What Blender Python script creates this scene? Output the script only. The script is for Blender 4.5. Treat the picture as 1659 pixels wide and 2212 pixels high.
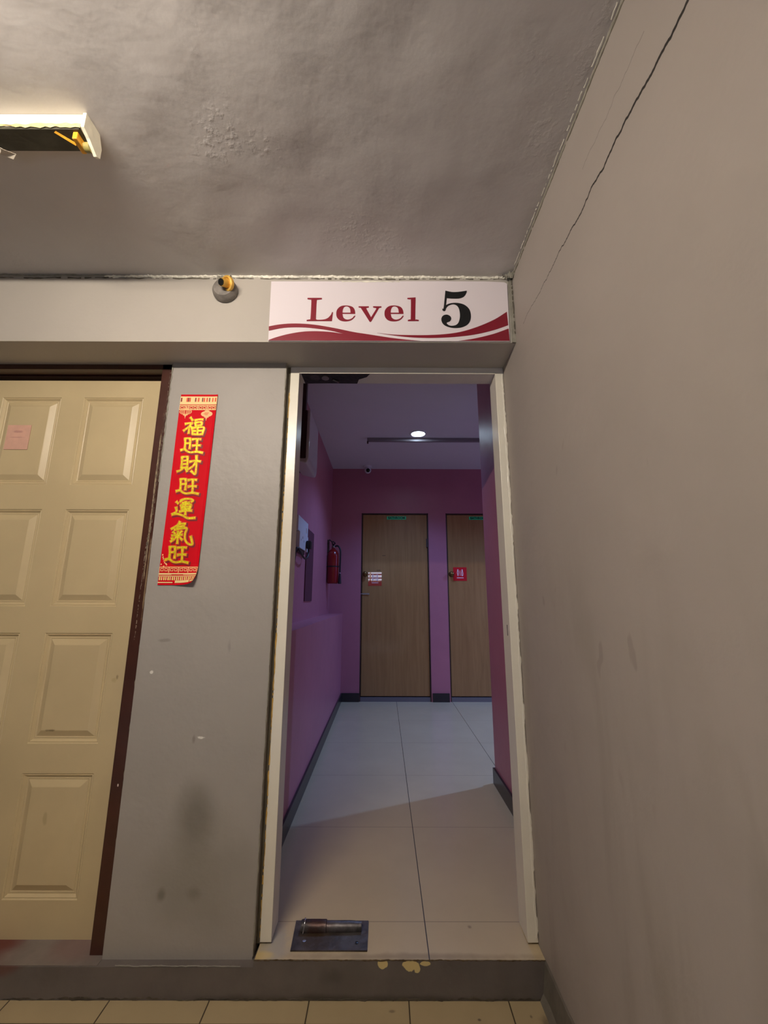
import bpy, bmesh, math, random
from mathutils import Vector, Matrix
random.seed(5)
S = bpy.context.scene
for o in list(bpy.data.objects): bpy.data.objects.remove(o)

# ---------------------------------------------------------------- camera, world, lights, exposure
cam = bpy.data.cameras.new('camera'); co = bpy.data.objects.new('camera', cam); S.collection.objects.link(co)
cam.sensor_fit = 'HORIZONTAL'; cam.sensor_width = 36; cam.lens = 19.368; cam.clip_start = .02
rt = (0.99999477, -0.00162341, 0.00279583); up = (-0.00307045, -0.20615419, 0.9785147); fw = (0.00101216, 0.97851817, 0.2061581)
co.matrix_world = Matrix(((rt[0], up[0], -fw[0], 0), (rt[1], up[1], -fw[1], 0), (rt[2], up[2], -fw[2], 1.10), (0, 0, 0, 1)))
S.camera = co
S.view_settings.view_transform = 'Standard'; S.view_settings.look = 'None'
S.view_settings.gamma = 1; S.view_settings.use_curve_mapping = False
S.view_settings.exposure = 0.0
W = bpy.data.worlds.new('world'); S.world = W; W.use_nodes = True
W.node_tree.nodes['Background'].inputs[0].default_value = (.72, .82, 1, 1)
W.node_tree.nodes['Background'].inputs[1].default_value = 1.6
S.cycles.max_bounces = 8; S.cycles.diffuse_bounces = 5
TUBE_EMIT = 385.0
HALL_SPOT = 265.0       # downlight further right along the hall
HALL_SPOT_NEAR = 62.0   # the downlight in view
LED = (.25, .46, 1.0)

def light(name, kind, loc, energy, color, **k):
    l = bpy.data.lights.new(name, kind); l.energy = energy; l.color = color
    for a, b in k.items(): setattr(l, a, b)
    o = bpy.data.objects.new(name, l); S.collection.objects.link(o); o.location = loc; return o
light('hall_downlight_beam', 'SPOT', (2.75, 3.69, 2.62), HALL_SPOT, LED, spot_size=math.radians(154), spot_blend=.8, shadow_soft_size=.035)
light('corridor_downlight_beam', 'SPOT', (.33, 3.73, 2.63), HALL_SPOT_NEAR, LED, spot_size=math.radians(132), spot_blend=.6, shadow_soft_size=.05)

# ---------------------------------------------------------------- helpers
def srgb(r, g, b):
    f = lambda c: (c/255/12.92) if c/255 <= .04045 else ((c/255+.055)/1.055)**2.4
    return (f(r), f(g), f(b), 1)
class NT:
    def __init__(s, m): s.t = m.node_tree; s.n = s.t.nodes
    def new(s, k, **a):
        n = s.n.new(k)
        for x, y in a.items(): setattr(n, x, y)
        return n
    def put(s, sock, v):
        if hasattr(v, 'is_output'): s.t.links.new(v, sock)
        else: sock.default_value = v
    def math(s, op, a, b=0., c=0.):
        n = s.new('ShaderNodeMath', operation=op)
        s.put(n.inputs[0], a); s.put(n.inputs[1], b); s.put(n.inputs[2], c); return n.outputs[0]
    def mix(s, f, a, b, mode='MIX'):
        n = s.new('ShaderNodeMix', data_type='RGBA', blend_type=mode)
        s.put(n.inputs[0], f); s.put(n.inputs[6], a); s.put(n.inputs[7], b); return n.outputs[2]
    def pos(s): return s.new('ShaderNodeNewGeometry').outputs['Position']
    def noise(s, scale, detail=3, vec=None, rough=.5, dist=0.):
        n = s.new('ShaderNodeTexNoise'); n.inputs['Scale'].default_value = scale; n.inputs['Detail'].default_value = detail
        n.inputs['Roughness'].default_value = rough; n.inputs['Distortion'].default_value = dist
        s.put(n.inputs['Vector'], vec if vec is not None else s.pos()); return n.outputs['Fac']
    def ramp(s, v, a, b, lo=0., hi=1.):
        n = s.new('ShaderNodeMapRange'); n.interpolation_type = 'SMOOTHSTEP'
        for i, x in enumerate((v, a, b, lo, hi)): s.put(n.inputs[i], x)
        return n.outputs[0]
    def scalev(s, v, k):
        n = s.new('ShaderNodeVectorMath', operation='MULTIPLY'); s.put(n.inputs[0], v); n.inputs[1].default_value = k; return n.outputs[0]
    def spot(s, c, r, soft=.6, warp=.4, wscale=9.):
        """1 inside an ellipsoid blob round c with radii r, wobbling edge"""
        a = s.new('ShaderNodeVectorMath', operation='SUBTRACT'); s.put(a.inputs[0], s.pos()); a.inputs[1].default_value = c
        m = s.scalev(a.outputs[0], tuple(1/x for x in r))
        l = s.new('ShaderNodeVectorMath', operation='LENGTH'); s.put(l.inputs[0], m)
        d = s.math('ADD', l.outputs['Value'], s.math('MULTIPLY', s.math('SUBTRACT', s.noise(wscale, 3), .5), warp*2))
        return s.ramp(d, 1., 1-soft, 0., 1.)
def mat(name, color, rough=.6, metal=0., mottle=(0., 5.), bumps=(), stains=(), spec=.5, emit=None, fine=0., extra=None, coat=0.):
    m = bpy.data.materials.new(name); m.use_nodes = True; N = NT(m); b = N.n['Principled BSDF']
    col = color if len(color) == 4 else (*color, 1)
    c = N.mix(0., col, col)
    if mottle[0]:
        f = N.ramp(N.noise(mottle[1], 5, rough=.6), .3, .7)
        k = mottle[0]
        c = N.mix(f, tuple(x*(1-k) for x in col[:3])+(1,), tuple(min(1, x*(1+k)) for x in col[:3])+(1,))
    if fine:
        f = N.noise(90, 2); c = N.mix(N.math('MULTIPLY', f, fine), c, tuple(x*.4 for x in col[:3])+(1,))
    for st in stains:
        cc, r, sc, amt = st[:4]; soft, warp, ws = (list(st[4:])+[.6, .4, 9.][len(st)-4:])[:3]
        c = N.mix(N.math('MULTIPLY', N.spot(cc, r, soft, warp, ws), amt), c, sc)
    if extra: c = extra(N, c)
    N.put(b.inputs['Base Color'], c); b.inputs['Roughness'].default_value = rough; b.inputs['Metallic'].default_value = metal
    b.inputs['Specular IOR Level'].default_value = spec; b.inputs['Coat Weight'].default_value = coat; b.inputs['Coat Roughness'].default_value = .12
    if emit: b.inputs['Emission Color'].default_value = (*emit[:3], 1); b.inputs['Emission Strength'].default_value = emit[3]
    nrm = None
    for sc, st, *v in bumps:
        bp = N.new('ShaderNodeBump'); bp.inputs['Strength'].default_value = 1.; bp.inputs['Distance'].default_value = st
        src = N.noise(sc, v[1] if len(v) > 1 else 4, vec=N.scalev(N.pos(), v[0]) if v and v[0] else None)
        if len(v) > 2: src = N.ramp(src, v[2], v[3])
        if len(v) > 4: src = N.math('MULTIPLY', src, N.ramp(N.noise(v[4], 3), .54, .68))
        N.put(bp.inputs['Height'], src)
        if nrm: N.put(bp.inputs['Normal'], nrm)
        nrm = bp.outputs[0]
    if nrm: N.put(b.inputs['Normal'], nrm)
    return m
def finish(name, bm, m, parent=None, smooth=False):
    me = bpy.data.meshes.new(name); bmesh.ops.recalc_face_normals(bm, faces=bm.faces); bm.to_mesh(me); bm.free()
    o = bpy.data.objects.new(name, me); S.collection.objects.link(o)
    if m: me.materials.append(m)
    if parent: o.parent = parent; o.matrix_parent_inverse = parent.matrix_world.inverted()
    if smooth:
        for p in me.polygons: p.use_smooth = True
    return o
def addbox(bm, x0, x1, y0, y1, z0, z1, bev=0.):
    r = bmesh.ops.create_cube(bm, size=1)
    vs = r['verts']
    for v in vs:
        v.co = Vector(((x0+x1)/2+v.co.x*(x1-x0), (y0+y1)/2+v.co.y*(y1-y0), (z0+z1)/2+v.co.z*(z1-z0)))
    if bev:
        es = list({e for v in vs for e in v.link_edges})
        bmesh.ops.bevel(bm, geom=es, offset=bev, segments=2, profile=.5, affect='EDGES')
def boxes(name, L, m, parent=None, bev=0.):
    bm = bmesh.new()
    for b in L: addbox(bm, *b, bev=bev)
    return finish(name, bm, m, parent)
def box(name, x0, x1, y0, y1, z0, z1, m, parent=None, bev=0.): return boxes(name, [(x0, x1, y0, y1, z0, z1)], m, parent, bev)
def axis_mat(d):
    return Vector(d).to_track_quat('Z', 'Y').to_matrix().to_4x4()
def addlathe(bm, prof, loc, d=(0, 0, 1), n=32):
    """profile [(r, h)] turned about direction d"""
    M = Matrix.Translation(loc) @ axis_mat(d); rings = []
    for r, h in prof:
        rings.append([bm.verts.new(M @ Vector((max(r, 1e-5)*math.cos(2*math.pi*i/n), max(r, 1e-5)*math.sin(2*math.pi*i/n), h))) for i in range(n)])
    for a, b in zip(rings, rings[1:]):
        for i in range(n): bm.faces.new((a[i], a[(i+1) % n], b[(i+1) % n], b[i]))
    for rr in (rings[0], rings[-1]):
        try: bm.faces.new(rr)
        except Exception: pass
def lathe(name, prof, loc, m, parent=None, d=(0, 0, 1), n=32):
    bm = bmesh.new(); addlathe(bm, prof, loc, d, n); o = finish(name, bm, m, parent, True)
    o.data.set_sharp_from_angle(angle=math.radians(40)); return o
def addtube(bm, pts, r, n=10):
    P = [Vector(p) for p in pts]; rings = []
    up0 = Vector((.13, .21, .97))
    for i, p in enumerate(P):
        t = (P[min(i+1, len(P)-1)]-P[max(i-1, 0)]).normalized()
        a = t.cross(up0).normalized(); b = t.cross(a)
        rings.append([bm.verts.new(p+r*(math.cos(2*math.pi*k/n)*a+math.sin(2*math.pi*k/n)*b)) for k in range(n)])
    for a, b in zip(rings, rings[1:]):
        for k in range(n): bm.faces.new((a[k], a[(k+1) % n], b[(k+1) % n], b[k]))
    bm.faces.new(rings[0]); bm.faces.new(rings[-1])
def spline(pts, k=6):
    P = [Vector(p) for p in pts]; P = [2*P[0]-P[1]]+P+[2*P[-1]-P[-2]]; out = []
    for i in range(1, len(P)-2):
        for j in range(k):
            t = j/k; a, b, c, d = P[i-1:i+3]
            out.append(.5*((2*b)+(c-a)*t+(2*a-5*b+4*c-d)*t*t+(3*b-a-3*c+d)*t**3))
    return out+[P[-2]]
def tube(name, pts, r, m, parent=None, n=10, sm=True):
    bm = bmesh.new(); addtube(bm, spline(pts) if sm else pts, r, n); return finish(name, bm, m, parent, True)
def ridge(name, p0, p1, n, w, h, j, m, parent, wdir, hdir, gap=0.):
    """rough ragged bead of old paint from p0 to p1"""
    bm = bmesh.new(); p0, p1, wd, hd = map(Vector, (p0, p1, wdir, hdir)); prev = None
    lo = hi = 0
    for i in range(n+1):
        lo = .6*lo+random.uniform(-j, j); hi = .6*hi+random.uniform(-j, j)
        c = p0.lerp(p1, i/n); ww = w*random.uniform(.8, 1.2); hh = h*random.uniform(.5, 1.3)
        q = [bm.verts.new(c+wd*lo), bm.verts.new(c+wd*(lo+ww*.3)+hd*hh), bm.verts.new(c+wd*(ww*.8+hi)+hd*hh*.8), bm.verts.new(c+wd*(ww+hi))]
        if prev and random.random() > gap:
            for k in range(3): bm.faces.new((prev[k], prev[k+1], q[k+1], q[k]))
        prev = q
    for v in [v for v in bm.verts if not v.link_faces]: bm.verts.remove(v)
    return finish(name, bm, m, parent)
def thing(name, label, cat, loc=(0, 0, 0), group=None, kind=None):
    o = bpy.data.objects.new(name, None); S.collection.objects.link(o); o.location = loc; o.empty_display_size = .05
    bpy.context.view_layer.update()
    return tag(o, label, cat, group, kind)
def tag(o, label=None, cat=None, group=None, kind=None):
    if label: o['label'] = label
    if cat: o['category'] = cat
    if group: o['group'] = group
    if kind: o['kind'] = kind
    return o
def curve_mesh(name, cu, m, parent=None, fn=None):
    o = bpy.data.objects.new('tmp', cu); S.collection.objects.link(o); bpy.context.view_layer.update()
    me = bpy.data.meshes.new_from_object(o.evaluated_get(bpy.context.evaluated_depsgraph_get())); bpy.data.objects.remove(o)
    me.name = name
    for v in me.vertices: v.co = fn(v.co)
    if not me.materials: me.materials.append(m)
    else: me.materials[0] = m
    r = bpy.data.objects.new(name, me); S.collection.objects.link(r)
    if parent: r.parent = parent; r.matrix_parent_inverse = parent.matrix_world.inverted()
    return r
def text_mesh(name, s, size, m, fn, parent=None, offset=0., shear=0., extrude=.0006, sx=1., space=1.):
    cu = bpy.data.curves.new('t', 'FONT'); cu.body = s; cu.size = size; cu.offset = offset; cu.shear = shear
    cu.extrude = extrude; cu.align_x = 'CENTER'; cu.align_y = 'CENTER'; cu.space_character = space; cu.resolution_u = 4
    return curve_mesh(name, cu, m, parent, lambda v: fn(v.x*sx, v.y, v.z))
def outline_mesh(name, loops, m, parent, y, th, smooth=False):
    """filled XZ outline with holes, facing -Y, th thick"""
    cu = bpy.data.curves.new('c', 'CURVE'); cu.dimensions = '2D'; cu.fill_mode = 'BOTH'; cu.extrude = th/2
    for L in loops:
        P = [tuple(p) for p in L]
        s = cu.splines.new('POLY'); s.points.add(len(P)-1); s.use_cyclic_u = True
        for q, p in zip(s.points, P): q.co = (p[0], p[1], 0, 1)
    return curve_mesh(name, cu, m, parent, lambda v: Vector((v.x, y-v.z, v.y)))
def rounded(P, k=4, ang=50):
    """Catmull-smooth a closed outline but keep its sharp corners"""
    n = len(P); out = []
    sharp = []
    for i in range(n):
        a, b, c = Vector(P[i-1]), Vector(P[i]), Vector(P[(i+1) % n])
        sharp.append((b-a).angle(c-b, 0) > math.radians(ang))
    for i in range(n):
        a, b, c, d = [Vector(P[(i+j) % n]) for j in (-1, 0, 1, 2)]
        if sharp[i]: a = b*2-c if not sharp[(i+1) % n] else b
        if sharp[(i+1) % n]: d = c*2-b if not sharp[i] else c
        if sharp[i] and sharp[(i+1) % n]: out.append(b); continue
        for j in range(k):
            t = j/k; out.append(.5*((2*b)+(c-a)*t+(2*a-5*b+4*c-d)*t*t+(3*b-a-3*c+d)*t**3))
    return out

# ---------------------------------------------------------------- materials
GREY = srgb(172, 165, 158)
dirt = srgb(70, 62, 52)
M = {}
M['pillar'] = mat('grey_wall_paint', srgb(156, 150, 144), .5, mottle=(.03, 3), bumps=((6, .006), (60, .0006)), stains=(
    ((-.63, 1.575, .37), (.10, .2, .16), srgb(112, 106, 97), .75, .9, .35, 7.),
    ((-.72, 1.575, .155), (.022, .1, .028), srgb(80, 75, 68), .7, .8, .3, 20.),
    ((-.615, 1.575, .16), (.035, .1, .03), srgb(90, 85, 78), .6, .9, .4, 15.),
    ((-.60, 1.575, .22), (.22, .2, .22), srgb(130, 124, 114), .6, .9, .5, 5.),
    ((-.66, 1.575, .62), (.008, .1, .02), srgb(110, 104, 98), .6, .8, .3, 20.),
    ((-.635, 1.575, .625), (.016, .1, .005), srgb(225, 222, 215), .9, .5, .8, 60.),
    ((-.833, 1.575, .84), (.007, .1, .007), srgb(225, 222, 215), .9, .5, .6, 60.),
    ((-.80, 1.575, .95), (.035, .1, .008), srgb(120, 115, 110), .6, .8, .8, 30.),
    ((-.56, 1.575, .93), (.008, .1, .03), srgb(135, 130, 125), .6, .8, .6, 30.)))
M['beam'] = mat('beam_paint', srgb(171, 164, 155), .55, mottle=(.03, 2), bumps=((5, .004), (70, .0006)))
def crack(N, c):
    p = N.pos(); sp = N.new('ShaderNodeSeparateXYZ'); N.put(sp.inputs[0], p); Y, Z = sp.outputs[1], sp.outputs[2]
    for zc, amp, y0, y1, w0, w1, cut, dk in ((2.088, .020, .2, 1.34, .0042, .0009, 1.34, 1.), (2.19, .02, .6, .86, .0016, .0010, .86, .35)):
        cx = N.new('ShaderNodeCombineXYZ'); N.put(cx.inputs[1], Y); cx.inputs[0].default_value = zc
        wob = N.math('MULTIPLY', N.math('SUBTRACT', N.noise(7, 4, cx.outputs[0], .75), .5), amp*2.4)
        d = N.math('ABSOLUTE', N.math('SUBTRACT', Z, N.math('ADD', wob, zc)))
        w = N.ramp(Y, .45, 1.34, w0, w1)
        f = N.math('LESS_THAN', d, w); f = N.math('MULTIPLY', f, N.math('LESS_THAN', Y, cut))
        f = N.math('MULTIPLY', f, N.math('GREATER_THAN', Y, y0))
        c = N.mix(N.math('MULTIPLY', f, dk), c, srgb(38, 34, 30))
    # faint trickle marks running down
    st = N.ramp(N.noise(1.6, 3, N.scalev(p, (1, 5, .9)), .5, .6), .45, .75)
    st = N.math('MULTIPLY', st, N.ramp(Z, 1.5, .6, 0., .35))
    c = N.mix(st, c, srgb(128, 119, 106))
    sp_ = N.ramp(N.noise(14, 2, N.scalev(p, (1, 1, .55))), .69, .74)
    sp_ = N.math('MULTIPLY', sp_, N.math('MULTIPLY', N.ramp(Z, 1.9, 1.3, 0., .28), N.ramp(Z, .6, 1.0, 0.2, 1.)))
    return N.mix(sp_, c, srgb(110, 100, 90))
M['right'] = mat('right_wall_paint', srgb(161, 152, 144), .6, mottle=(.035, 1.6), bumps=((4, .008), (50, .0007)), extra=crack,
    stains=(((.51, 1.05, .18), (.1, .012, .022), srgb(70, 62, 55), .9, .7, .3, 30.), ((.51, 1.16, -.02), (.1, .01, .02), srgb(80, 72, 64), .7, .7, .3, 30.)))
M['ceiling'] = mat('ceiling_paint', srgb(196, 191, 188), .62, mottle=(.04, 2), bumps=(
    (1.8, .022, None, 2), (7, .004, (1, 1, 1), 4), (55, .0011, None, 5, .45, .8, 2.6), (120, .0002)))
M['white'] = mat('white_gloss_paint', srgb(226, 220, 205), .28, mottle=(.02, 8), bumps=((25, .0008),))
M['ridge'] = mat('pale_caulk', srgb(226, 222, 208), .5, mottle=(.12, 30), bumps=((80, .001),))
M['greycaulk'] = mat('grey_caulk', srgb(140, 136, 124), .6, mottle=(.15, 30), bumps=((60, .002),))
M['gap'] = mat('dark_mortar_and_shade', srgb(92, 86, 74), .9, mottle=(.2, 12), bumps=((30, .003),))  # also colours the painted shade lines and the unseen pit
M['yellowpaint'] = mat('old_yellow_paint', srgb(200, 160, 80), .6, mottle=(.2, 25))
def chips(N, c):
    for cc, r in (((.0, 1.547, -.012), (.016, .02, .014)), ((.088, 1.549, -.014), (.024, .02, .016)), ((.135, 1.549, -.010), (.016, .02, .007)), ((.108, 1.549, -.024), (.010, .02, .010))):
        c = N.mix(N.spot(cc, r, .12, .5, 45.), c, srgb(205, 185, 130))
    return c
M['step'] = mat('step_grey_paint', srgb(96, 89, 85), .55, mottle=(.12, 7), bumps=((12, .004),), extra=chips, stains=(
    ((-.1, 1.549, -.105), (1.0, .1, .022), srgb(55, 50, 44), .8, .9, .5, 10.), ((-1.2, 1.549, -.02), (.12, .2, .03), srgb(95, 55, 48), .7, .7, .5, 10.),
    ((-.16, 1.549, -.045), (.05, .1, .03), srgb(70, 66, 60), .6, .9, .5, 20.)))
M['sill'] = mat('worn_red_sill', srgb(118, 108, 102), .6, mottle=(.15, 9), bumps=((10, .004),), stains=(
    ((-1.35, 1.6, -.02), (.2, .2, .2), srgb(96, 44, 38), .95, .6, .4, 9.), ((-1.0, 1.62, -.02), (.12, .08, .1), srgb(120, 92, 88), .6, .7, .4, 9.)))
def tiles(x0, y0, s, gcol, wx, wy, fy):
    def f(N, c):
        sp = N.new('ShaderNodeSeparateXYZ'); N.put(sp.inputs[0], N.pos())
        def line(v, o, w):
            fr = N.math('FRACT', N.math('DIVIDE', N.math('SUBTRACT', v, o-s*50.5), s))
            return N.math('LESS_THAN', N.math('ABSOLUTE', N.math('SUBTRACT', fr, .5)), w/2/s)
        c = N.mix(N.math('MULTIPLY', line(sp.outputs[1], y0, wy), fy), c, gcol)
        return N.mix(line(sp.outputs[0], x0, wx), c, gcol)
    return f
M['tile_up'] = mat('beige_porcelain_tile', srgb(188, 170, 138), .22, mottle=(.03, 3), spec=.5, bumps=((14, .0004),), extra=tiles(.1475, 1.703, .611, srgb(70, 64, 60), .0035, .003, .45),
    stains=(((.1, 1.56, 0), (.6, .02, .05), srgb(120, 104, 80), .5, .9, .5, 20.), ((-.35, 1.6, 0), (.06, .12, .05), srgb(165, 158, 145), .8, .6, .5, 20.),
            ((-.40, 1.56, 0), (.08, .025, .05), srgb(200, 175, 120), .8, .6, .5, 20.), ((.3, 1.68, 0), (.01, .01, .01), srgb(120, 104, 90), .6, .8, .5, 30.)))
M['tile_low'] = mat('beige_landing_tile', srgb(168, 150, 116), .4, mottle=(.04, 4), bumps=((20, .0005),), extra=tiles(.082, 1.17, .3055, srgb(72, 60, 44), .004, .004, 1.),
    stains=(((.285, 1.49, -.105), (.008, .006, .02), srgb(80, 68, 54), .8, .6, .4, 40.), ((.03, 1.515, -.105), (.012, .006, .02), srgb(110, 96, 78), .7, .8, .4, 40.),
            ((.44, 1.50, -.105), (.006, .008, .02), srgb(90, 78, 62), .7, .8, .4, 40.), ((-.53, 1.47, -.105), (.02, .01, .02), srgb(130, 112, 86), .7, .8, .4, 40.),
            ((.49, 1.44, -.105), (.035, .09, .03), srgb(66, 58, 48), .8, .7, .5, 25.)))
M['cream'] = mat('cream_door_paint', srgb(198, 179, 140), .38, mottle=(.04, 4), bumps=((9, .001),), stains=(
    ((-1.0, 1.65, .81), (.006, .1, .01), srgb(120, 100, 70), .8, .7, .5, 50.), ((-1.012, 1.65, .80), (.012, .1, .012), srgb(160, 140, 100), .5, .7, .5, 50.),
    ((-1.22, 1.64, .625), (.02, .1, .006), srgb(95, 75, 45), .8, .7, .8, 50.), ((-1.19, 1.64, .34), (.01, .1, .04), srgb(150, 130, 95), .4, .7, .8, 30.),
    ((-1.3, 1.65, 1.2), (.5, .2, .9), srgb(184, 165, 129), .5, .9, .5, 2.)))
M['brown'] = mat('brown_frame_gloss', srgb(64, 34, 26), .3, mottle=(.15, 8), bumps=((20, .0012),), stains=(
    ((-.91, 1.58, 1.5), (.004, .1, .35), srgb(175, 160, 130), .7, .5, .8, 30.), ((-.90, 1.58, 1.15), (.003, .1, .2), srgb(150, 130, 100), .6, .5, .8, 30.),
    ((-.912, 1.58, .47), (.003, .1, .006), srgb(230, 225, 215), .9, .5, .3, 30.)))
M['brownside'] = mat('flaking_frame_edge', srgb(110, 98, 84), .6, mottle=(.5, 35), bumps=((50, .003),))
M['pink'] = mat('pink_wall_paint', srgb(176, 108, 124), .42, mottle=(.04, 3), bumps=((5, .004),), spec=.5)
M['cwhite'] = mat('corridor_ceiling_paint', srgb(218, 212, 216), .6, mottle=(.02, 2))
M['skirt'] = mat('dark_skirting', srgb(44, 38, 40), .3, mottle=(.1, 20))
def grain(N, c):
    g = N.noise(3.5, 6, N.scalev(N.pos(), (9, 1, .5)), .6, .8)
    return N.mix(N.ramp(g, .3, .75, 0., .5), c, srgb(128, 88, 50))
M['ply'] = mat('varnished_plywood', srgb(162, 120, 74), .3, extra=grain, coat=.3)
M['darkwood'] = mat('dark_wood', srgb(62, 38, 32), .5, mottle=(.1, 12))
M['signwhite'] = mat('sign_acrylic', srgb(218, 209, 214), .3, mottle=(.01, 3))
M['maroon'] = mat('maroon_vinyl', srgb(124, 20, 40), .35)
M['black'] = mat('black_vinyl', srgb(18, 20, 22), .35)
M['red'] = mat('red_paper', srgb(205, 0, 24), .6, mottle=(.03, 10), spec=.15)
M['gold'] = mat('gold_foil', srgb(248, 214, 40), .3, metal=.25, mottle=(.25, 120), bumps=((150, .001),))
M['goldpeach'] = mat('peach_print', srgb(250, 190, 130), .5)
M['creamprint'] = mat('cream_print', srgb(246, 214, 150), .5)
M['goldrim'] = mat('orange_print', srgb(222, 84, 40), .45)
M['darkred'] = mat('shadow_print', srgb(120, 4, 20), .5)
M['metal'] = mat('dirty_steel', srgb(92, 88, 90), .45, metal=.6, mottle=(.5, 25), bumps=((40, .002),), stains=(((-.22, 1.66, .02), (.06, .04, .06), srgb(70, 36, 22), .8, .7, .5, 30.),))
M['rust'] = mat('rusty_plate', srgb(74, 66, 62), .5, metal=.3, mottle=(.4, 22), bumps=((40, .003),), stains=(((-.1, 1.62, 0), (.06, .06, .06), srgb(84, 80, 80), .8, .7, .5, 30.), ((-.22, 1.62, 0), (.07, .05, .06), srgb(66, 50, 34), .9, .7, .5, 30.)))
M['hole'] = mat('dark_cavity', srgb(34, 28, 30), .6, mottle=(.5, 40), bumps=((60, .005),), stains=(((-.3, 1.64, 2.04), (.03, .03, .05), srgb(90, 80, 84), .5, .6, .5, 60.),))
M['pinkpaper'] = mat('faded_pink_paper', srgb(214, 168, 148), .6, mottle=(.06, 20), stains=(((-1.55, 1.645, 1.79), (.03, .1, .008), srgb(180, 130, 120), .7, .7, .6, 70.), ((-1.55, 1.645, 1.765), (.04, .1, .003), srgb(180, 130, 120), .6, .7, .4, 70.)))
M['fixwhite'] = mat('chipped_white_enamel', srgb(235, 228, 205), .35, mottle=(.05, 30), bumps=((30, .002),))
M['fixdark'] = mat('dark_underside', srgb(62, 58, 46), .5, mottle=(.2, 15), bumps=((14, .003),))
M['amber'] = mat('amber_plastic', srgb(225, 160, 50), .3, mottle=(.2, 60))
M['brass'] = mat('painted_over_brass', srgb(224, 178, 84), .35, metal=.3, mottle=(.15, 60))
M['roundgrey'] = mat('weathered_round_block', srgb(120, 114, 108), .4, mottle=(.25, 30), bumps=((40, .002),), stains=(((-.605, 1.42, 2.285), (.02, .05, .012), srgb(220, 175, 85), .9, .4, .6, 60.),))
M['exred'] = mat('extinguisher_red', srgb(128, 14, 14), .25, coat=.4)
M['rubber'] = mat('black_rubber', srgb(20, 18, 22), .45)
M['plastic'] = mat('white_switch_plastic', srgb(215, 218, 222), .3)
M['camwhite'] = mat('camera_white', srgb(220, 220, 222), .35)
M['lens'] = mat('camera_lens', srgb(10, 10, 16), .08)
M['knob'] = mat('aged_brass_knob', srgb(120, 92, 50), .3, metal=.8)
M['steel'] = mat('bright_steel', srgb(190, 190, 195), .25, metal=.9)
M['green'] = mat('green_label', srgb(50, 215, 140), .4)
M['redsign'] = mat('red_sticker', srgb(200, 8, 30), .4)
M['redgloss'] = mat('glossy_red_sticker', srgb(200, 8, 30), .4, coat=1.)
M['redgloss'].node_tree.nodes['Principled BSDF'].inputs['Coat IOR'].default_value = 3.2
M['redgloss'].node_tree.nodes['Principled BSDF'].inputs['Coat Roughness'].default_value = .01
M['mirror'] = mat('mirror_film', srgb(235, 225, 240), .04, metal=.95)
M['ledglass'] = mat('lit_led_lens', (1, 1, 1), .4, emit=(.62, .82, 1, 40))
M['tube'] = mat('lit_tube', (1, 1, 1), .4, emit=(1, .89, .76, TUBE_EMIT))
M['trunk'] = mat('ceiling_conduit', srgb(132, 122, 128), .35)
M['panelpurple'] = mat('niche_paint', srgb(84, 38, 58), .5)
M['paperplain'] = mat('window_aluminium', srgb(170, 170, 170), .4, metal=.5)
gm = bpy.data.materials.new('louvre_glass'); gm.use_nodes = True; gb = gm.node_tree.nodes['Principled BSDF']
gb.inputs['Base Color'].default_value = (.9, .95, 1, 1); gb.inputs['Roughness'].default_value = .15; gb.inputs['Transmission Weight'].default_value = .9
M['glass'] = gm

# ---------------------------------------------------------------- the setting
st = dict(kind='structure')
fl = box('floor', -2.2, .51, -.6, 1.549, -.2, -.105, M['tile_low']); tag(fl, 'beige tiled landing floor below the grey step', 'floor', **st)
fc = boxes('floor', [(-.398, .509, 1.549, 1.72, -.03, 0), (-.9, 3.3, 1.72, 4.95, -.03, 0)], M['tile_up']); tag(fc, 'pale square floor tiles of the corridor beyond the doorway', 'floor', **st)
sp = boxes('trim_1', [(-.40, .51, 1.5475, 1.5495, -.105, -.0012), (-2.2, .51, 1.5495, 1.72, -.105, -.031), (-2.2, -.40, 1.5475, 1.72, -.105, -.02)], M['step'], bev=.0); tag(sp, 'grey painted step face with yellow paint chips below the doorway', 'step', **st)
box('sill', -1.83, -.888, 1.551, 1.69, -.021, -.0185, M['sill'], sp)
ridge('worn_edge', (-.40, 1.5475, .0), (.509, 1.5475, .0), 160, .003, .001, .0012, mat('dark_edge_grime', srgb(84, 66, 44), .8, mottle=(.3, 40)), sp, (0, 0, -1), (0, -1, 0))
ridge('ledge_line', (-.83, 1.548, -.019), (-.44, 1.548, -.019), 60, .003, .002, .0008, mat('ledge_grey', srgb(128, 123, 116), .6), sp, (0, 0, 1), (0, -1, 0))
ridge('foot_grime', (-2.2, 1.549, -.105), (.50, 1.549, -.105), 220, .007, .003, .003, mat('foot_grime', srgb(70, 62, 52), .9, mottle=(.3, 30)), sp, (0, 0, 1), (0, -1, 0))

wf = boxes('wall_front', [(-.888, -.412, 1.575, 1.70, -.021, 2.072), (-2.2, -1.83, 1.575, 1.70, -.021, 2.072), (-2.2, .51, 1.62, 1.70, 2.071, 2.80), (-1.83, -.888, 1.701, 1.74, -.1, 2.3), (-2.2, -1.83, 1.701, 1.74, -.1, 2.3)], M['pillar'])
tag(wf, 'grey plaster wall with dark smudges between the cream door and the doorway', 'wall', **st)
box('jamb_gap', -.412, -.3985, 1.609, 1.70, 0, 2.071, mat('jamb_gap_paint', srgb(112, 104, 86), .8, mottle=(.12, 14), bumps=((30, .002),)), wf)
ridge('pillar_edge', (-.4125, 1.575, -.01), (-.4125, 1.575, 2.07), 160, .003, .0015, .0012, M['greycaulk'], wf, (1, 0, 0), (0, -1, 0))
bmx = box('trim_2', -2.2, .51, 1.428, 1.62, 2.071, 2.372, M['beam']); tag(bmx, 'grey concrete beam across the wall under the ceiling', 'beam', **st)
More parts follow.
